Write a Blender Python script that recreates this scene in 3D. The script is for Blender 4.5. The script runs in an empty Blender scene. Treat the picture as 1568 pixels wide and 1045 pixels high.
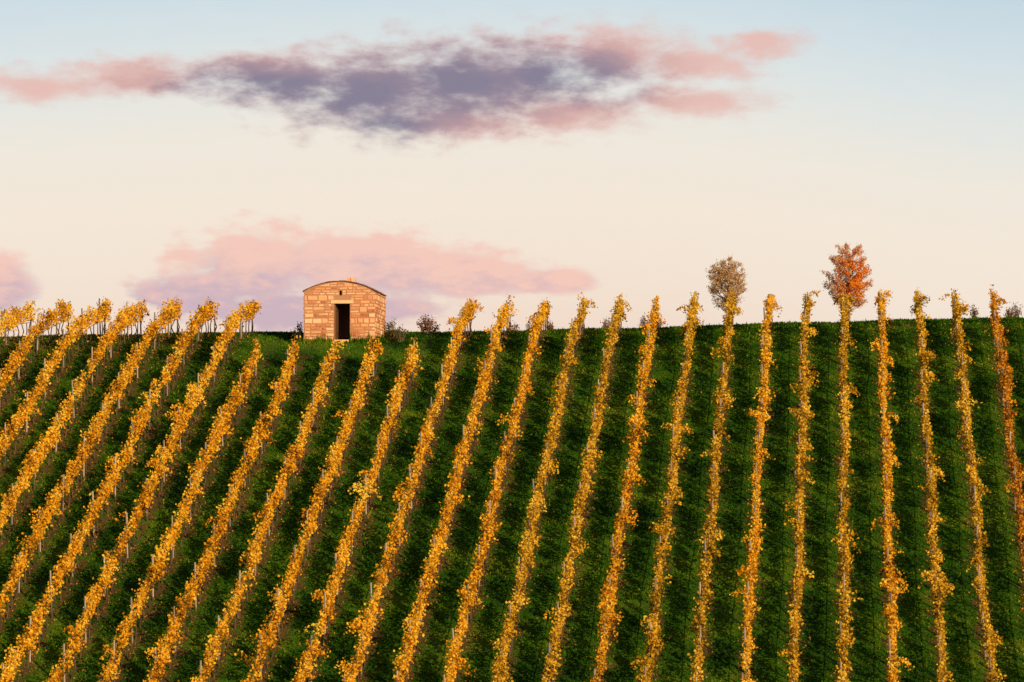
import bpy, math, numpy as np
from mathutils import Vector
rng = np.random.default_rng(7)
F=5880.0; TH=math.radians(3.0); CT,ST=math.cos(TH),math.sin(TH)
SUN_EL=math.radians(14), ; SUN_EL=SUN_EL[0]; SUN_AZ=math.radians(30)   # azimuth measured from -Y toward +X
scene=bpy.context.scene

# ---------------- terrain function ----------------
HEAD=0.0880; SLOPE=0.3843
HX=[-30,30]; HH=[11,11]
PAD=None
def smin(a,b,k):
    h=np.clip(0.5+0.5*(b-a)/k,0,1); return b*(1-h)+a*h-k*h*(1-h)
def sstep(a,b,x):
    t=np.clip((x-a)/(b-a),0,1); return t*t*(3-2*t)
def ground_raw(x,y,H=None):
    x=np.asarray(x,float); y=np.asarray(y,float)
    pl=-6.95+SLOPE*(y-155.8)
    if H is None: H=np.interp(x,HX,HH)
    pt=H-0.012*(y-205)
    z=smin(pl,pt,2.6)
    val=-22+20.3*(1-sstep(0,90,y))
    z=-smin(-z,-val,4.0)
    return z
def ground(x,y):
    x=np.asarray(x,float); y=np.asarray(y,float)
    z=ground_raw(x,y)
    z=z+0.05*np.sin(x*0.9+1.3*np.sin(y*0.31))*np.sin(y*0.53+x*0.21)*sstep(130,150,y)
    if PAD is not None:
        cx,cy,zz,r=PAD
        d=np.hypot(x-cx,y-cy); w=1-sstep(r*0.72,r*1.25,d)
        z=z*(1-w)+zz*w
    return z
def px_of(x,y,z):
    D=y*CT+z*ST; v=-y*ST+z*CT
    return 784+F*x/D, 522.5-F*v/D
def solve_H():
    global HX,HH
    tx=[-300,0,200,400,600,800,1000,1200,1400,1568,1900]
    ty=[524,517,513,510,511,508,503,496,491,487,484]
    hx=[];hh=[]
    ys=np.linspace(185,260,600)
    for a,b in zip(tx,ty):
        lo,hi=5.,18.
        for _ in range(40):
            m=(lo+hi)/2
            x=(a-784)/F*ys
            z=ground_raw(x,ys,m)
            if px_of(x,ys,z)[1].min()>b: lo=m
            else: hi=m
        hx.append((a-784)/F*204); hh.append(m)
    xs=np.linspace(hx[0],hx[-1],80); h=np.interp(xs,hx,hh)
    k=np.ones(7)/7; h2=np.convolve(np.pad(h,3,mode='edge'),k,mode='valid')
    HX=list(xs);HH=list(h2)
solve_H()
def ground_at_px(px,py,y0=150,y1=203):
    ys=np.linspace(y0,y1,2000); x=(px-784)/F*ys*1.0
    q=px_of(x,ys,ground_raw(x,ys))[1]
    i=np.argmax(q<=py); 
    return x[i],ys[i]

yb=155.8; XC=508/F*155.3-HEAD*yb
def rowx(k,y): return XC+2.0*k*1.0+HEAD*y

# ---------------- mesh helpers ----------------
def build(name,parts,mats,smooth=False,loc=None,rotz=0,parent=None):
    vo=0; V=[];LI=[];LS=[];MI=[];R=[];lo=0
    for v,f,mi,r in parts:
        v=np.asarray(v,float).reshape(-1,3); f=np.asarray(f,int)
        V.append(v); LI.append((f+vo).ravel()); M,k=f.shape
        LS.append(lo+np.arange(M)*k); lo+=M*k; vo+=len(v)
        MI.append(np.full(M,mi)); R.append(np.full(M,r) if np.isscalar(r) else np.asarray(r))
    V=np.concatenate(V);LI=np.concatenate(LI);LS=np.concatenate(LS);MI=np.concatenate(MI);R=np.concatenate(R)
    me=bpy.data.meshes.new(name)
    me.vertices.add(len(V)); me.vertices.foreach_set('co',V.ravel().astype(np.float32))
    me.loops.add(len(LI)); me.loops.foreach_set('vertex_index',LI.astype(np.int32))
    me.polygons.add(len(LS)); me.polygons.foreach_set('loop_start',LS.astype(np.int32))
    me.polygons.foreach_set('material_index',MI.astype(np.int32))
    me.update(calc_edges=True)
    a=me.attributes.new('rnd','FLOAT','FACE'); a.data.foreach_set('value',R.astype(np.float32))
    me.polygons.foreach_set('use_smooth',np.full(len(LS),smooth))
    for m in mats: me.materials.append(m)
    ob=bpy.data.objects.new(name,me); scene.collection.objects.link(ob)
    if loc is not None: ob.location=loc
    ob.rotation_euler[2]=rotz
    if parent: ob.parent=parent
    return ob
def unit(v): return v/np.linalg.norm(v,axis=-1,keepdims=True)
def leaves(P,size,rg,asp=0.85):
    n=len(P); u=unit(rg.normal(size=(n,3))); w=rg.normal(size=(n,3))
    v=unit(np.cross(u,w)); s=size[:,None]
    nn=np.cross(u,v)
    q=np.stack([P-u*s*0.5, P+v*s*0.5*asp+nn*s*0.08, P+u*s*0.5, P-v*s*0.5*asp+nn*s*0.08],1).reshape(-1,3)
    return q, np.arange(4*n).reshape(-1,4)
def tubes(A,B,ra,rb,sides=4):
    n=len(A); d=unit(B-A); ref=np.where(np.abs(d[:,2:3])>0.9,np.array([[1.,0,0]]),np.array([[0,0,1.]]))
    u=unit(np.cross(d,ref)); v=np.cross(d,u)
    ang=np.arange(sides)/sides*2*np.pi
    ring=np.cos(ang)[None,:,None]*u[:,None,:]+np.sin(ang)[None,:,None]*v[:,None,:]
    ra=np.broadcast_to(ra,(n,)); rb=np.broadcast_to(rb,(n,))
    Va=A[:,None,:]+ring*ra[:,None,None]; Vb=B[:,None,:]+ring*rb[:,None,None]
    V=np.concatenate([Va,Vb],1).reshape(-1,3)
    i=np.arange(sides); j=(i+1)%sides
    f=np.stack([i,j,j+sides,i+sides],1); 
    if sides==4: f=np.concatenate([f,[[4,5,6,7]]],0)
    Fc=(np.arange(n)[:,None,None]*2*sides+f[None]).reshape(-1,4)
    return V,Fc

# ---------------- materials ----------------
def newmat(name):
    m=bpy.data.materials.new(name); m.use_nodes=True; nt=m.node_tree; nt.nodes.clear(); return m,nt
def N(nt,t,**k):
    n=nt.nodes.new(t)
    for a,b in k.items(): setattr(n,a,b)
    return n
def ramp(nt,stops,interp='LINEAR'):
    r=N(nt,'ShaderNodeValToRGB'); e=r.color_ramp.elements; r.color_ramp.interpolation=interp
    e[0].position,e[0].color=stops[0][0],(*stops[0][1],1); e[1].position,e[1].color=stops[-1][0],(*stops[-1][1],1)
    for p,c in stops[1:-1]:
        x=e.new(p); x.color=(*c,1)
    return r
def M(nt,op,a,b=None,c=None,clamp=False):
    n=N(nt,'ShaderNodeMath',operation=op); n.use_clamp=clamp
    for i,v in enumerate((a,b,c)):
        if v is None: continue
        if isinstance(v,(int,float)): n.inputs[i].default_value=v
        else: nt.links.new(v,n.inputs[i])
    return n.outputs[0]
def mixc(nt,f,a,b,mode='MIX'):
    n=N(nt,'ShaderNodeMix',data_type='RGBA',blend_type=mode)
    for i,v in ((0,f),(6,a),(7,b)):
        if isinstance(v,(int,float)): n.inputs[i].default_value=v
        elif isinstance(v,tuple): n.inputs[i].default_value=(*v,1)
        else: nt.links.new(v,n.inputs[i])
    return n.outputs[2]
def leafmat(name,stops,trans=0.3,nscale=0.0,amp=0.9):
    m,nt=newmat(name); L=nt.links
    at=N(nt,'ShaderNodeAttribute',attribute_name='rnd')
    fac=at.outputs['Fac']
    if nscale:
        tc=N(nt,'ShaderNodeNewGeometry'); no=N(nt,'ShaderNodeTexNoise'); no.inputs['Scale'].default_value=nscale; no.inputs['Detail'].default_value=2
        L.new(tc.outputs['Position'],no.inputs['Vector'])
        fac=M(nt,'ADD',fac,M(nt,'MULTIPLY',M(nt,'SUBTRACT',no.outputs['Fac'],0.5),amp),clamp=True)
    r=ramp(nt,stops); L.new(fac,r.inputs[0])
    d=N(nt,'ShaderNodeBsdfDiffuse'); t=N(nt,'ShaderNodeBsdfTranslucent'); mx=N(nt,'ShaderNodeMixShader'); o=N(nt,'ShaderNodeOutputMaterial')
    L.new(r.outputs[0],d.inputs[0]); L.new(r.outputs[0],t.inputs[0]); mx.inputs[0].default_value=trans
    L.new(d.outputs[0],mx.inputs[1]);L.new(t.outputs[0],mx.inputs[2]);L.new(mx.outputs[0],o.inputs[0]); return m
def solid(name,stops,rough=0.85,scale=6,bump=0.3,useattr=True,stretch=(1,1,1)):
    m,nt=newmat(name); L=nt.links
    g=N(nt,'ShaderNodeTexCoord'); mp=N(nt,'ShaderNodeMapping'); mp.inputs['Scale'].default_value=stretch
    L.new(g.outputs['Object'],mp.inputs[0])
    no=N(nt,'ShaderNodeTexNoise'); no.inputs['Scale'].default_value=scale; no.inputs['Detail'].default_value=5
    L.new(mp.outputs[0],no.inputs['Vector'])
    f=no.outputs['Fac']
    if useattr:
        at=N(nt,'ShaderNodeAttribute',attribute_name='rnd')
        f=M(nt,'ADD',M(nt,'MULTIPLY',at.outputs['Fac'],0.75),M(nt,'MULTIPLY',M(nt,'SUBTRACT',f,0.25),0.5),clamp=True)
    r=ramp(nt,stops); L.new(f,r.inputs[0])
    b=N(nt,'ShaderNodeBsdfPrincipled'); b.inputs['Roughness'].default_value=rough; b.inputs['Specular IOR Level'].default_value=0.2
    L.new(r.outputs[0],b.inputs['Base Color'])
    bp=N(nt,'ShaderNodeBump'); bp.inputs['Strength'].default_value=bump; bp.inputs['Distance'].default_value=0.02
    L.new(no.outputs['Fac'],bp.inputs['Height']); L.new(bp.outputs[0],b.inputs['Normal'])
    o=N(nt,'ShaderNodeOutputMaterial'); L.new(b.outputs[0],o.inputs[0]); return m

M_leaf=leafmat('vine_leaf_gold',[(0,(0.10,0.04,0.008)),(0.18,(0.34,0.16,0.014)),(0.45,(0.82,0.38,0.018)),(0.78,(0.94,0.53,0.025)),(1,(0.94,0.68,0.10))],0.32,0.5,1.1)
M_leafg=leafmat('vine_leaf_olive_gold',[(0,(0.06,0.045,0.010)),(0.25,(0.25,0.17,0.018)),(0.5,(0.62,0.34,0.020)),(0.8,(0.82,0.48,0.03)),(1,(0.88,0.64,0.10))],0.3,0.5,1.1)
M_leafo=leafmat('vine_leaf_orange',[(0,(0.14,0.05,0.012)),(0.4,(0.54,0.22,0.020)),(0.8,(0.84,0.38,0.022)),(1,(0.86,0.50,0.05))],0.28)
M_fallen=leafmat('fallen_leaf',[(0,(0.08,0.04,0.015)),(0.5,(0.26,0.13,0.03)),(1,(0.50,0.27,0.04))],0.1)
M_grass=leafmat('grass_blade',[(0,(0.007,0.030,0.003)),(0.40,(0.030,0.108,0.005)),(0.75,(0.095,0.225,0.009)),(1,(0.24,0.28,0.022))],0.3,0.28,2.0)  # yellow-green upper stops lightened to paint sunlit patches into the blades by noise
M_post=solid('weathered_post',[(0,(0.17,0.14,0.12)),(1,(0.46,0.40,0.34))],0.8,8)
M_trunk=solid('vine_wood',[(0,(0.04,0.025,0.018)),(1,(0.14,0.09,0.06))],0.9,10)

def ground_mat():
    m,nt=newmat('vineyard_ground'); L=nt.links
    g=N(nt,'ShaderNodeNewGeometry'); sp=N(nt,'ShaderNodeSeparateXYZ'); L.new(g.outputs['Position'],sp.inputs[0])
    def noise(s,d=5,r=0.6):
        n=N(nt,'ShaderNodeTexNoise'); n.inputs['Scale'].default_value=s; n.inputs['Detail'].default_value=d; n.inputs['Roughness'].default_value=r
        L.new(g.outputs['Position'],n.inputs['Vector']); return n.outputs['Fac']
    n1=noise(0.28,3);n2=noise(0.9,4);n3=noise(9,4,0.7)
    xp=M(nt,'SUBTRACT',sp.outputs[0],M(nt,'ADD',M(nt,'MULTIPLY',sp.outputs[1],HEAD),XC))
    fr=M(nt,'FRACT',M(nt,'ADD',M(nt,'MULTIPLY',xp,0.5),100.5))
    d=M(nt,'MULTIPLY',M(nt,'ABSOLUTE',M(nt,'SUBTRACT',fr,0.5)),2.0)
    d=M(nt,'ADD',d,M(nt,'MULTIPLY',M(nt,'SUBTRACT',n2,0.5),2.2))
    strip=N(nt,'ShaderNodeMapRange',interpolation_type='SMOOTHSTEP'); L.new(d,strip.inputs[0]); strip.inputs[1].default_value=0.02; strip.inputs[2].default_value=0.36; strip.inputs[3].default_value=0.85; strip.inputs[4].default_value=0
    lim=N(nt,'ShaderNodeMapRange'); L.new(sp.outputs[1],lim.inputs[0]); lim.inputs[1].default_value=196; lim.inputs[2].default_value=205; lim.inputs[3].default_value=0.95; lim.inputs[4].default_value=0
    gr=ramp(nt,[(0.34,(0.007,0.030,0.003)),(0.5,(0.032,0.11,0.005)),(0.66,(0.12,0.21,0.012))]); L.new(M(nt,'ADD',M(nt,'MULTIPLY',n3,0.4),M(nt,'MULTIPLY',n1,0.6)),gr.inputs[0])  # sunlit and shaded turf contrast baked into this grass ramp
    so=ramp(nt,[(0.3,(0.05,0.028,0.014)),(0.7,(0.19,0.10,0.045))]); L.new(n3,so.inputs[0])
    col=mixc(nt,M(nt,'MULTIPLY',strip.outputs[0],lim.outputs[0]),gr.outputs[0],so.outputs[0])
    b=N(nt,'ShaderNodeBsdfPrincipled'); b.inputs['Roughness'].default_value=0.95; b.inputs['Specular IOR Level'].default_value=0.1
    L.new(col,b.inputs['Base Color'])
    bp=N(nt,'ShaderNodeBump'); bp.inputs['Strength'].default_value=0.8; bp.inputs['Distance'].default_value=0.10
    L.new(M(nt,'ADD',n3,n2),bp.inputs['Height']); L.new(bp.outputs[0],b.inputs['Normal'])
    o=N(nt,'ShaderNodeOutputMaterial'); L.new(b.outputs[0],o.inputs[0]); return m

# ---------------- hut placement ----------------
HUT_A=math.radians(5.6)
hx,hy=ground_at_px(465,527)
hz=float(ground_raw(hx,hy))
HW,HD=3.78,4.2
rt=np.array([math.cos(HUT_A),-math.sin(HUT_A)]); dp=np.array([math.sin(HUT_A),math.cos(HUT_A)])
cc=np.array([hx,hy])+rt*HW/2+dp*HD/2
PAD=(cc[0],cc[1],hz+0.05,3.2)

# ---------------- ground ----------------
def axis(lo,hi,fine,flo,grow):
    a=list(np.arange(lo,hi+1e-6,fine))
    b=hi; s=fine
    while b<grow: s*=1.25; b+=s; a.append(b)
    b=lo; s=fine
    while b>flo: s*=1.25; b-=s; a.insert(0,b)
    return np.array(a)
gx=axis(-50,50,0.5,-1500,1500); gy=axis(140,222,0.4,-300,3000)
X,Y=np.meshgrid(gx,gy,indexing='ij'); Z=ground(X,Y)
nx,ny=X.shape; idx=np.arange(nx*ny).reshape(nx,ny)
f=np.stack([idx[:-1,:-1],idx[1:,:-1],idx[1:,1:],idx[:-1,1:]],-1).reshape(-1,4)
build('ground',[(np.stack([X,Y,Z],-1).reshape(-1,3),f,0,0.5)],[ground_mat()],True)

# ---------------- grass ----------------
def in_hut(x,y,mg=0.0):
    rx=(x-hx)*rt[0]+(y-hy)*rt[1]; ry=(x-hx)*dp[0]+(y-hy)*dp[1]
    return (rx>-mg)&(rx<HW+mg)&(ry>-mg)&(ry<HD+mg)
n=330000
gxp=rng.uniform(-34,34,n); gyp=rng.uniform(149,210,n)
xp=(gxp-XC-HEAD*gyp)/2; dd=np.abs(xp-np.round(xp))*2
wob=0.2*np.sin(gyp*1.7+gxp)*np.sin(gyp*0.6-gxp*0.4)
keep=((dd+wob>0.26)|(rng.random(n)<0.3)|(gyp>205))&~in_hut(gxp,gyp)
gxp,gyp,dd=gxp[keep],gyp[keep],dd[keep]; n=len(gxp)
P=np.stack([gxp,gyp,ground(gxp,gyp)-0.01],-1)
a=rng.uniform(0,np.pi,n); w=rng.uniform(0.02,0.06,n); h=rng.uniform(0.04,0.12,n)*(1+0.9*(rng.random(n)<0.05))
e=np.stack([np.cos(a),np.sin(a),0*a],-1)*w[:,None]
tip=P+np.stack([rng.normal(0,0.05,n),rng.normal(0,0.05,n),h],-1)
V=np.stack([P-e,P+e,tip],1).reshape(-1,3)
build('grass',[(V,np.arange(3*n).reshape(-1,3),0,np.clip(rng.normal(0.45,0.2,n),0,1))],[M_grass])

# ---------------- vine rows ----------------
def vine_row(k,ys,ye):
    rg=np.random.default_rng(100+k)
    L=ye-ys; parts=[]
    thin=1.05 if k<-12 else max(0.76,1.05-0.022*(k+12))
    def pos(y,w,h):
        x=rowx(k,y)+w+0.05*np.sin(y*0.35+k)
        return np.stack([x,y,ground(x-w,y)+h],-1)
    kn=np.arange(ys-1,ye+2,0.85); vg=np.clip(rg.normal(1,0.36,len(kn)),0.25,1.7); vg[rg.random(len(kn))<0.05]=0.12
    tone=rg.normal(rg.normal(0,0.05),0.12,len(kn))
    ns=int(L*16); sy=rg.uniform(ys,ye,ns); v=np.interp(sy,kn,vg)
    kp=rg.random(ns)<v/1.35; sy=sy[kp]; v=v[kp]; ns=len(sy)
    base_w=rg.normal(0,0.055,ns)*thin; base_h=rg.uniform(0.72,0.94,ns)
    topw=base_w+rg.normal(0.0,0.10,ns)*(0.5+0.5*v)*thin; toph=np.clip(rg.normal(1.60,0.14,ns)*(0.84+0.16*v),1.1,2.15)
    endf=np.clip((sy-(ye-2.2))/2.2,0,1); toph=toph+0.18*endf
    topy=sy+rg.normal(0,0.14,ns)
    nw=int(L*0.5); wy=rg.uniform(ys,ye,nw); ww=rg.choice([-1,1,1,1],nw)*rg.uniform(0.25,0.75,nw); wh=rg.uniform(1.0,1.75,nw)
    nwild=rg.integers(2,8,nw); wi=np.repeat(np.arange(nw),nwild)
    sy=np.concatenate([sy,wy[wi]+rg.normal(0,0.1,len(wi))]); base_w=np.concatenate([base_w,rg.normal(0,0.05,len(wi))]); base_h=np.concatenate([base_h,rg.uniform(1.0,1.4,len(wi))])
    topw=np.concatenate([topw,ww[wi]*rg.uniform(0.7,1.1,len(wi))]); toph=np.concatenate([toph,wh[wi]+rg.normal(0,0.1,len(wi))]); topy=np.concatenate([topy,wy[wi]+rg.normal(0,0.16,len(wi))])
    wild=np.concatenate([np.zeros(ns,bool),np.ones(len(wi),bool)]); ns=len(sy)
    m=15
    t=rg.random((ns,m))**0.85
    lw=base_w[:,None]+(topw-base_w)[:,None]*t**1.2+rg.normal(0,0.066,(ns,m))
    lh=base_h[:,None]+(toph-base_h)[:,None]*t+wild[:,None]*0.3*np.sin(np.pi*t)+rg.normal(0,0.06,(ns,m))
    ly=sy[:,None]+(topy-sy)[:,None]*t+rg.normal(0,0.08,(ns,m))
    P=pos(ly.ravel(),lw.ravel(),lh.ravel())
    sz=rg.uniform(0.08,0.16,len(P))
    shoot=np.repeat(rg.normal(0,0.15,ns),m)
    r=np.clip(0.55+shoot+rg.normal(0,0.20,len(P))+0.18*(lh.ravel()-1.25)+np.interp(ly.ravel(),kn,tone),0,1)
    q,fc=leaves(P,sz,rg); parts.append((q,fc,0,r))
    c=rg.random(ns)<0.2; A=pos(sy[c],base_w[c],base_h[c]); B=pos(topy[c],topw[c],toph[c]*1.03)
    q,fc=tubes(A,B,0.008,0.004,3); parts.append((q,fc,2,0.6))
    ty=np.arange(ys+0.3,ye,1.0); ty=ty+rg.normal(0,0.08,len(ty)); z0=np.zeros_like(ty)
    j=rg.normal(0,0.05,len(ty)); A=pos(ty,z0,z0-0.05); C=pos(ty+j,j,z0+0.38); B=pos(ty-j,z0,z0+0.8)
    for a_,b_,r1,r2 in ((A,C,0.04,0.03),(C,B,0.03,0.025)):
        q,fc=tubes(a_,b_,r1,r2,5); parts.append((q,fc,2,rg.random(len(fc))))
    cy=np.arange(ys,ye,0.5); A=pos(cy,0*cy,0*cy+0.78); q,fc=tubes(A[:-1],A[1:],0.018,0.018,3); parts.append((q,fc,2,0.3))
    py=np.arange(ys+rg.uniform(0,4.5),ye-1.5,4.6); py=np.append(py,ye-0.3)
    tw=rg.normal(0,0.05,len(py)); A=pos(py,0*py-0.06,0*py-0.1); B=pos(py+rg.normal(0,0.06,len(py)),tw-0.08,0*py+rg.uniform(1.8,2.05,len(py))); B[-1,2]-=0.2
    q,fc=tubes(A,B,0.043,0.037,4); parts.append((q,fc,1,np.repeat(rg.random(len(py)),5)))
    for hw in (1.15,1.6):
        A=pos(py,0*py,0*py+hw); q,fc=tubes(A[:-1],A[1:],0.004,0.004,3); parts.append((q,fc,1,0.4))
    nf=int(L*28); fy=rg.uniform(ys,ye,nf); fw=rg.normal(-0.02,0.34,nf)
    x=rowx(k,fy)+fw; P=np.stack([x,fy,ground(x,fy)+rg.uniform(0.01,0.07,nf)],-1)
    q,fc=leaves(P,rg.uniform(0.05,0.11,nf),rg); parts.append((q,fc,3,rg.random(nf)))
    build('vine_row',parts,[M_leafo if k>=4 else (M_leaf if k<-7 or k in(-5,-2,1) else M_leafg),M_post,M_trunk,M_fallen])
cut={-11,-12,-13,-14,-15}
for k in range(-23,7):
    ye=206.5 if k>-11 else 208.0
    if k in cut:
        ye=ground_at_px(784+F*rowx(k,194)/194,572)[1]
    vine_row(k,149.0,ye)

# ---------------- hut ----------------
hut=bpy.data.objects.new('stone_hut',None); scene.collection.objects.link(hut)
hut.location=(hx,hy,hz-0.15); hut.rotation_euler[2]=-HUT_A
M_stone=solid('hut_stone',[(0,(0.26,0.085,0.038)),(0.22,(0.56,0.23,0.115)),(0.55,(0.78,0.40,0.21)),(1,(0.84,0.60,0.41))],0.9,7,0.6)  # stone tones brightened to make up for weak slanting sun on the walls
M_mortar=solid('hut_mortar',[(0,(0.42,0.21,0.12)),(1,(0.64,0.40,0.26))],0.95,12,0.6)
M_roof=solid('roof_tile',[(0,(0.12,0.06,0.04)),(1,(0.32,0.16,0.10))],0.9,9,0.6)
M_wood=solid('old_wood',[(0,(0.06,0.03,0.015)),(1,(0.2,0.1,0.05))],0.8,5,0.5,stretch=(8,8,1))
EH=2.78; RISE=0.50; BASE=0.15
def arc(x):
    R=(HW*HW/4+RISE*RISE)/(2*RISE); return BASE+EH+math.sqrt(max(R*R-(x-HW/2)**2,0))-(R-RISE)
def prism(x0,x1,y0,y1,z0,drop=0.0,nseg=20):
    xs=np.linspace(x0,x1,nseg); prof=[(x0,z0)]+[(x,arc(x)-drop) for x in xs]+[(x1,z0)]
    n=len(prof); v=[(x,y0,z) for x,z in prof]+[(x,y1,z) for x,z in prof]
    fs=[list(range(n)),list(range(2*n-1,n-1,-1))]+[[i,i+n,(i+1)%n+n,(i+1)%n] for i in range(n)]
    me=bpy.data.meshes.new('w'); me.from_pydata(v,[],fs); 
    import bmesh
    bm=bmesh.new(); bm.from_mesh(me); bmesh.ops.recalc_face_normals(bm,faces=bm.faces); bm.to_mesh(me); bm.free()
    o=bpy.data.objects.new('w',me); scene.collection.objects.link(o); return o
def boxo(x0,x1,y0,y1,z0,z1):
    v=[(x,y,z) for x in(x0,x1) for y in(y0,y1) for z in(z0,z1)]
    fs=[(0,1,3,2),(4,6,7,5),(0,4,5,1),(2,3,7,6),(0,2,6,4),(1,5,7,3)]
    me=bpy.data.meshes.new('c'); me.from_pydata(v,[],fs); o=bpy.data.objects.new('c',me); scene.collection.objects.link(o); return o
DX0,DX1,DZ0,DZ1=1.60,2.44,0.36,2.27
SX0,SX1,SZ0,SZ1=1.87,2.01,2.70,2.95
wall=prism(0,HW,0,HD,-0.4)
cutters=[prism(0.38,HW-0.38,0.38,HD-0.38,-0.6,0.12),boxo(DX0,DX1,-0.2,0.6,DZ0,DZ1),boxo(SX0,SX1,-0.2,0.6,SZ0,SZ1),boxo(1.97,2.22,HD-0.6,HD+0.3,1.35,1.95)]
for c in cutters:
    md=wall.modifiers.new('b','BOOLEAN'); md.operation='DIFFERENCE'; md.solver='EXACT'; md.object=c
bpy.context.view_layer.update()
dg=bpy.context.evaluated_depsgraph_get()
me2=bpy.data.meshes.new_from_object(wall.evaluated_get(dg))
for c in cutters+[wall]: bpy.data.objects.remove(c)
me2.materials.clear(); me2.materials.append(M_mortar)
core=bpy.data.objects.new('walls',me2); scene.collection.objects.link(core); core.parent=hut
def stones(rg,L,top,holes,mapf):
    V=[];R=[]
    z=-0.1
    while z<4:
        hgt=rg.uniform(0.12,0.34); z1=z+hgt
        x=0.0
        while x<L-0.05:
            wdt=min(rg.uniform(0.14,0.6),L-x)
            if L-(x+wdt)<0.1: wdt=L-x
            segs=[(x,x+wdt)]
            for a,b,c,d in holes:
                ns=[]
                for s,e in segs:
                    if z1>c+0.02 and z<d-0.02 and e>a and s<b:
                        if s<a-0.05: ns.append((s,a))
                        if e>b+0.05: ns.append((b,e))
                    else: ns.append((s,e))
                segs=ns
            rows=[(z,z1)]
            if hgt>0.25 and rg.random()<0.4: zm=z+hgt*rg.uniform(0.4,0.6); rows=[(z,zm),(zm,z1)]
            for s,e in segs:
              for za,zb_ in rows:
                g=0.014
                zt0=min(zb_,top(s+g)-0.03); zt1=min(zb_,top(e-g)-0.03)
                if min(zt0,zt1)-za<0.06: continue
                pr=rg.uniform(0.006,0.055); j=lambda: rg.uniform(0,0.035)
                c4=[(s+g+j(),za+g+j()),(e-g-j(),za+g+j()),(e-g-j(),zt1-g-j()),(s+g+j(),zt0-g-j())]
                cx=sum(p[0] for p in c4)/4; cz=sum(p[1] for p in c4)/4
                fr=[(cx+(p[0]-cx)*0.88,cz+(p[1]-cz)*0.84) for p in c4]
                V+= [mapf(p[0],-0.0,p[1]) for p in c4]+[mapf(p[0],pr*rg.uniform(0.5,1),p[1]) for p in fr]; R.append(np.clip(rg.normal(0.52,0.34),0,1))
            x+=wdt
        z=z1
    n=len(R); f=np.array([[0,1,5,4],[1,2,6,5],[2,3,7,6],[3,0,4,7],[4,5,6,7]])
    F_=(np.arange(n)[:,None,None]*8+f[None]).reshape(-1,4)
    return (np.array(V),F_,0,np.repeat(R,5))
rg=np.random.default_rng(3)
pf=[stones(rg,HW,arc,[(DX0-0.02,DX1+0.02,DZ0-0.02,DZ1+0.2),(SX0-0.02,SX1+0.02,SZ0,SZ1)],lambda a,p,z:(a,-p,z)),
    stones(rg,HD,lambda a:BASE+EH,[],lambda a,p,z:(HW+p,a,z)),
    stones(rg,HD,lambda a:BASE+EH,[],lambda a,p,z:(-p,HD-a,z)),
    stones(rg,HW,arc,[(HW-2.24,HW-1.95,1.33,1.97)],lambda a,p,z:(HW-a,HD+p,z))]
build('facing_stones',pf,[M_stone],parent=hut)
def boxpart(x0,x1,y0,y1,z0,z1,r=0.5,mi=0):
    v=np.array([(x,y,z) for x in(x0,x1) for y in(y0,y1) for z in(z0,z1)])
    return (v,np.array([(0,1,3,2),(4,6,7,5),(0,4,5,1),(2,3,7,6),(0,2,6,4),(1,5,7,3)]),mi,r)
build('door_lintel',[boxpart(DX0-0.18,DX1+0.18,-0.05,0.2,DZ1+0.003,DZ1+0.17,0.95)],[M_stone],parent=hut)
build('door_sill',[boxpart(DX0-0.08,DX1+0.08,-0.08,0.45,DZ0-0.12,DZ0+0.003,0.8)],[M_stone],parent=hut)
build('door',[boxpart(DX0+0.02+0.0,DX0+0.07,0.42+i*0.2,0.60+i*0.2,DZ0+0.02,DZ1-0.05,0.3+0.2*i) for i in range(4)]+[boxpart(DX0+0.071,DX0+0.10,0.42,1.2,z,z+0.1,0.2) for z in (0.7,1.9)]+
      [boxpart(DX0+0.003,DX0+0.06,0.12,0.2,DZ0+0.004,DZ1-0.004,0.9)],[M_wood],parent=hut)
build('earth_floor',[boxpart(0.39,HW-0.39,0.39,HD-0.39,-0.3,DZ0-0.06,0.3)],[M_mortar],parent=hut)
rp=[]; nseg=16; ys_=np.linspace(-0.07,HD+0.10,13)
xs=np.linspace(-0.07,HW+0.07,nseg+1)
def arce(x): 
    R=(HW*HW/4+RISE*RISE)/(2*RISE); return BASE+EH+math.sqrt(R*R-(x-HW/2)**2)-(R-RISE)
for i in range(nseg):
    for jx in range(12):
        a_,b_=xs[i]+0.004,xs[i+1]-0.004; c_,d_=ys_[jx]+0.004-rg.uniform(0,0.03)*(jx==0),ys_[jx+1]-0.004; o=rg.uniform(0,0.03)
        v=[(x,y,arce(x)+dz) for x in(a_,b_) for y in(c_,d_) for dz in(0.006,0.04+o)]
        p=boxpart(0,1,0,1,0,1,rg.random()); rp.append((np.array(v),p[1],0,p[3]))
build('roof',rp,[M_roof],parent=hut)
zc=arc(HW*0.56)
build('chimney',[boxpart(2.24,2.42,0.3,0.6,zc,zc+0.24,0.6),boxpart(2.47,2.66,0.3,0.6,zc-0.02,zc+0.2,0.8),boxpart(1.95,2.15,0.3,0.6,zc,zc+0.09,0.3)],[M_stone],parent=hut)

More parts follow.
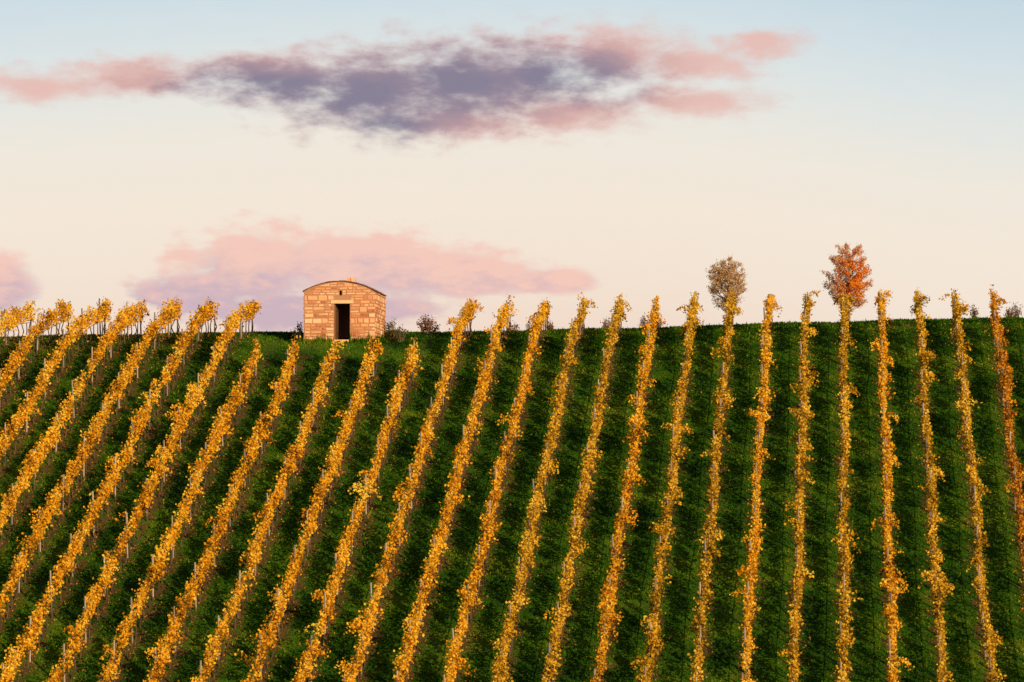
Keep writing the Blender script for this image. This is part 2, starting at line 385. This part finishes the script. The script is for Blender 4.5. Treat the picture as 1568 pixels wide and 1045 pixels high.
# ---------------- trees ----------------
M_bark=solid('tree_bark',[(0,(0.12,0.09,0.07)),(1,(0.32,0.26,0.21))],0.9,10)
def tree(px,ptop,pbot,pw,y,mat,seed,nl,patch=None):
    rg=np.random.default_rng(seed)
    D=y*CT+12*ST; x=(px-784)/F*D
    sc=D/F
    zt=(522.5-ptop)*sc; zb=(522.5-pbot)*sc
    zt=(zt+y*ST)/CT; zb=(zb+y*ST)/CT
    z0=float(ground(x,y)); W=pw*sc/2; cz=(zt+zb)/2; Hh=(zt-zb)/2
    parts=[]; A=[];B=[];ra=[];rb=[]
    pts=[np.array([x,y,z0-0.1])]
    nT=9; top=zb+(zt-zb)*0.8
    for i in range(1,nT+1):
        t=i/nT; pts.append(np.array([x+rg.normal(0,0.03),y+rg.normal(0,0.03),z0+(top-z0)*t]))
    for i in range(nT):
        A.append(pts[i]);B.append(pts[i+1]);ra.append(0.10*(1-i/nT)+0.012);rb.append(0.10*(1-(i+1)/nT)+0.012)
    tips=[]
    def trunk_at(z):
        t=np.clip((z-z0)/(top-z0),0,1)*nT; i=min(int(t),nT-1); return pts[i]+(pts[i+1]-pts[i])*(t-i)
    nb=170
    for i in range(nb):
        d=rg.normal(size=3); d/=np.linalg.norm(d); rad=rg.uniform(0.2,1.0)**0.5*rg.uniform(0.9,1.04)
        e=np.array([x,y,cz])+d*rad*np.array([W,W,Hh])*np.array([1.0-0.04*d[2],1.0-0.04*d[2],1])
        hr=math.hypot(e[0]-x,e[1]-y)
        s=trunk_at(max(zb-0.1,e[2]-0.5*hr-0.35)); mid=s*0.45+e*0.55+np.array([0,0,-0.08])
        A+= [s,mid];B+=[mid,e];ra+=[0.018,0.011];rb+=[0.011,0.005]
        for j in range(7):
            q=rg.uniform(0.3,1); p=mid+(e-mid)*q; d2=rg.normal(0,1,3); d2[2]=abs(d2[2])*0.4; d2=d2/np.linalg.norm(d2)*rg.uniform(0.12,0.30)
            A.append(p);B.append(p+d2);ra.append(0.007);rb.append(0.003); tips.append((p,p+d2))
    q,fc=tubes(np.array(A),np.array(B),np.array(ra),np.array(rb),4)
    parts.append((q,fc,1,0.5))
    T=np.array(tips); dens=rg.random(len(T)); okt=np.where(dens>0.15)[0]
    sel=rg.choice(okt,nl); t=rg.random(nl)[:,None]
    P=T[sel,0]*(1-t)+T[sel,1]*t+rg.normal(0,0.065,(nl,3))
    r=np.clip(rg.normal(0.38,0.12,len(P))+(dens[sel]-0.5)*0.3,0,0.62)
    if patch is not None:
        dx=(P[:,0]-x)/W; dz=(P[:,2]-cz)/Hh
        pm=np.exp(-(((dx-patch[0])/patch[2])**2+((dz-patch[1])/patch[3])**2)); hit=(pm*1.1*(0.55+0.6*dens[sel]))>rg.uniform(0.25,0.75,len(P))
        r=np.where(hit,rg.uniform(0.72,1,len(P)),r)
    q,fc=leaves(P,rg.uniform(0.05,0.10,len(P)),rg); parts.append((q,fc,0,r))
    return build('autumn_tree',parts,[mat,M_bark])
M_t1=leafmat('tree_leaf_russet',[(0,(0.30,0.17,0.09)),(0.35,(0.72,0.50,0.27)),(0.6,(0.86,0.62,0.42)),(1,(0.6,0.28,0.1))],0.4)
M_t2=leafmat('tree_leaf_red',[(0,(0.34,0.15,0.09)),(0.35,(0.76,0.46,0.30)),(0.62,(0.85,0.56,0.38)),(0.72,(0.90,0.23,0.03)),(1,(0.97,0.46,0.05))],0.4)
tree(1114,389,478,66,231,M_t1,11,11000)
tree(1299,372,476,84,231,M_t2,18,19500,(0.22,-0.05,0.7,0.85))

# ---------------- shrubs ----------------
def shrub(px,ptop,pw,y,mat,seed,nl,name='shrub'):
    rg=np.random.default_rng(seed); x=(px-784)/F*(y*CT+11*ST); z0=float(ground(x,y)); sc=y/F
    zt=((522.5-ptop)*sc+y*ST)/CT; Hh=max(zt-z0,0.4); W=pw*sc/2
    n=26; az=rg.uniform(0,2*np.pi,n); rr=W*np.sqrt(rg.random(n)); hh=Hh*rg.uniform(0.55,1.0,n)*(1-0.35*(rr/W)**2)
    A=np.stack([x+rr*0.15*np.cos(az),y+rr*0.15*np.sin(az),np.full(n,z0-0.05)],-1)
    B=np.stack([x+rr*np.cos(az),y+rr*np.sin(az),z0+hh],-1)
    q,fc=tubes(A,B,0.014,0.005,4); parts=[(q,fc,1,0.4)]
    s=rg.integers(0,n,nl); t=rg.uniform(0.3,1.02,nl)[:,None]
    P=A[s]*(1-t)+B[s]*t+rg.normal(0,0.08,(nl,3))
    q,fc=leaves(P,rg.uniform(0.05,0.11,nl),rg); parts.append((q,fc,0,np.clip(rg.normal(0.45,0.22,nl),0,1)))
    build(name,parts,[mat,M_bark])
M_s1=leafmat('shrub_leaf_dark',[(0,(0.03,0.04,0.012)),(0.6,(0.10,0.10,0.025)),(1,(0.3,0.16,0.05))],0.2)
M_s2=leafmat('shrub_leaf_rust',[(0,(0.05,0.035,0.015)),(0.5,(0.2,0.09,0.035)),(1,(0.5,0.2,0.06))],0.2)
shrub(655,481,36,206,M_s2,1,1000)
shrub(600,485,28,205,M_s1,2,800)
shrub(613,495,24,204,M_s1,3,400)
shrub(457,490,16,203,M_s1,4,300)
for i,(a,b,c) in enumerate([(929,480,14),(986,477,16),(786,487,18),(812,490,14),(1008,484,9),(1492,466,12),(1556,462,18),(1545,470,15),(842,490,10)]):
    shrub(a,b,c,214,M_s2,20+i,260)
rgw=np.random.default_rng(5); n=2600; side=rgw.random(n)<0.55
lx=np.where(side,rgw.uniform(-0.3,HW+0.3,n),HW+np.abs(rgw.normal(0.12,0.16,n))); lyy=np.where(side,-np.abs(rgw.normal(0.08,0.12,n)),rgw.uniform(0,HD,n))
wx=hx+lx*rt[0]+lyy*dp[0]; wy=hy+lx*rt[1]+lyy*dp[1]; wz=ground(wx,wy)
P=np.stack([wx,wy,wz-0.02],-1); ht=rgw.gamma(2,0.09,n)*np.where((lx>DX0)&(lx<DX1)&side,0.4,1)
a=rgw.uniform(0,np.pi,n); e=np.stack([np.cos(a),np.sin(a),0*a],-1)*0.03; tip=P+np.stack([rgw.normal(0,.06,n),rgw.normal(0,.06,n),ht],-1)
build('weeds',[(np.stack([P-e,P+e,tip],1).reshape(-1,3),np.arange(3*n).reshape(-1,3),0,np.clip(rgw.normal(0.55,0.3,n),0,1))],[M_grass])

# ---------------- world ----------------
w=bpy.data.worlds.new('World'); scene.world=w; w.use_nodes=True; nt=w.node_tree; nt.nodes.clear(); L=nt.links
tc=N(nt,'ShaderNodeTexCoord'); sp=N(nt,'ShaderNodeSeparateXYZ'); L.new(tc.outputs['Generated'],sp.inputs[0])
az=M(nt,'ARCTAN2',sp.outputs[0],sp.outputs[1]); el=M(nt,'ARCSINE',sp.outputs[2])
K=F/100
U=M(nt,'MULTIPLY',az,K); Vv=M(nt,'MULTIPLY',M(nt,'SUBTRACT',el,TH),K)
uv=N(nt,'ShaderNodeCombineXYZ'); L.new(U,uv.inputs[0]); L.new(Vv,uv.inputs[1])
def noise(vec,scale,det=6,rough=0.55,dist=0.0,color=False):
    n=N(nt,'ShaderNodeTexNoise'); n.inputs['Scale'].default_value=scale; n.inputs['Detail'].default_value=det; n.inputs['Roughness'].default_value=rough; n.inputs['Distortion'].default_value=dist
    L.new(vec,n.inputs['Vector']); return n.outputs['Color' if color else 'Fac']
def vm(op,a,b):
    n=N(nt,'ShaderNodeVectorMath',operation=op)
    for i,v in enumerate((a,b)):
        if v is None: continue
        if isinstance(v,tuple): n.inputs[i].default_value=v
        else: L.new(v,n.inputs[i])
    return n.outputs['Value' if op=='LENGTH' else 'Vector']
st=vm('MULTIPLY',uv.outputs[0],(0.9,1.9,1))
wc=vm('SUBTRACT',noise(st,0.9,3,0.5,0,True),(0.5,0.5,0.5))
warp=vm('ADD',uv.outputs[0],vm('MULTIPLY',wc,(0.8,0.26,0)))
def blobs(lst,k=0.2):
    acc=None
    for cx,cy,rx,ry in lst:
        d=vm('LENGTH',vm('MULTIPLY',vm('SUBTRACT',warp,((cx-784)/100,(522.5-cy)/100,0)),(100/rx,100/ry,0)),None)
        v=M(nt,'SUBTRACT',1.0,d)
        acc=v if acc is None else M(nt,'SMOOTH_MAX',acc,v,k)
    return acc
def mr(v,a,b,c=0.0,d=1.0,t='SMOOTHSTEP'):
    n=N(nt,'ShaderNodeMapRange',interpolation_type=t); L.new(v,n.inputs[0]) 
    for i,q in enumerate((a,b,c,d)): n.inputs[i+1].default_value=q
    return n.outputs[0]
fb=M(nt,'SUBTRACT',noise(st,1.8,6,0.58,0.0),0.5)
rightness=mr(U,1.0,9.0,0,0.9)
leftness=mr(U,-3.0,-9.0,0,0.3)
g=M(nt,'ADD',M(nt,'ADD',Vv,M(nt,'ADD',rightness,leftness)),M(nt,'MULTIPLY',fb,0.4))
def s2l(c): return tuple(((x/255)/12.92 if x<=10 else (((x/255)+0.055)/1.055)**2.4) for x in c)
sky=ramp(nt,[(0.0,s2l((241,216,200))),(0.12,s2l((243,225,208))),(0.3,s2l((244,231,215))),(0.47,s2l((239,232,220))),(0.62,s2l((226,230,227))),(0.78,s2l((209,223,229))),(1.0,s2l((186,209,222)))])
L.new(mr(g,0.0,6.6,0,1,'LINEAR'),sky.inputs[0])
up=blobs([(440,122,230,62),(590,140,250,104),(740,124,290,100),(930,86,190,72),(1050,100,175,42),(860,176,170,54),(700,185,190,48),(215,122,200,46),(60,140,160,34),(1060,156,150,40),(1170,70,110,32)])
upa=M(nt,'ADD',up,M(nt,'MULTIPLY',fb,1.45))
ua=mr(upa,0.0,0.85,0,0.96)
core=blobs([(560,150,260,72),(710,125,250,72),(420,132,210,40),(590,190,130,50),(850,120,170,56)],0.4)
ca=mr(M(nt,'ADD',core,M(nt,'MULTIPLY',fb,0.9)),-0.5,0.95)
upc=ramp(nt,[(0,s2l((230,190,181))),(0.3,s2l((212,170,167))),(0.62,s2l((176,146,156))),(1,s2l((132,124,147)))]); L.new(ca,upc.inputs[0])
lo=blobs([(540,398,220,64),(390,408,150,80),(640,416,220,56),(300,452,130,46),(730,425,140,40),(840,430,90,28),(-15,440,95,62),(480,475,260,36)])
lof=M(nt,'ADD',lo,M(nt,'MULTIPLY',fb,1.3))
la=mr(lof,0.02,0.5,0,0.94)
lca=mr(M(nt,'SUBTRACT',M(nt,'MULTIPLY',Vv,-0.9),M(nt,'MULTIPLY',fb,2.2)),-1.35,-0.4)
lca=M(nt,'SUBTRACT',lca,mr(U,-3.0,1.0,0,0.4),clamp=True)
loc=ramp(nt,[(0,s2l((244,200,186))),(0.5,s2l((228,190,187))),(1,s2l((202,177,190)))]); L.new(lca,loc.inputs[0])
c=mixc(nt,la,sky.outputs[0],loc.outputs[0]); c=mixc(nt,ua,c,upc.outputs[0])
bg=N(nt,'ShaderNodeBackground'); L.new(c,bg.inputs[0]); bg.inputs[1].default_value=1.0
ns=N(nt,'ShaderNodeTexSky',sky_type='NISHITA'); ns.sun_disc=False; ns.sun_elevation=SUN_EL; ns.sun_rotation=math.pi-SUN_AZ
bn=N(nt,'ShaderNodeBackground'); L.new(ns.outputs[0],bn.inputs[0]); bn.inputs[1].default_value=0.05
mx=N(nt,'ShaderNodeMixShader'); L.new(mr(el,math.radians(8.6),math.radians(14)),mx.inputs[0]); L.new(bg.outputs[0],mx.inputs[1]); L.new(bn.outputs[0],mx.inputs[2])
o=N(nt,'ShaderNodeOutputWorld'); L.new(mx.outputs[0],o.inputs[0])

# ---------------- sun ----------------
sd=bpy.data.lights.new('sun','SUN'); sd.energy=5.0; sd.angle=math.radians(0.5); sd.color=(1.0,0.71,0.38)
so=bpy.data.objects.new('sun',sd); scene.collection.objects.link(so)
tos=Vector((math.sin(SUN_AZ)*math.cos(SUN_EL),-math.cos(SUN_AZ)*math.cos(SUN_EL),math.sin(SUN_EL)))
so.rotation_euler=tos.to_track_quat('Z','Y').to_euler(); so.location=(40,60,60)

# ---------------- camera ----------------
cd=bpy.data.cameras.new('camera'); cd.lens=135; cd.sensor_width=36; cd.clip_end=6000; cd.clip_start=0.5
co=bpy.data.objects.new('camera',cd); scene.collection.objects.link(co); co.location=(0,0,0); co.rotation_euler=(math.radians(93),0,0)
scene.camera=co
scene.view_settings.view_transform='Standard'; scene.view_settings.look='None'; scene.view_settings.exposure=0
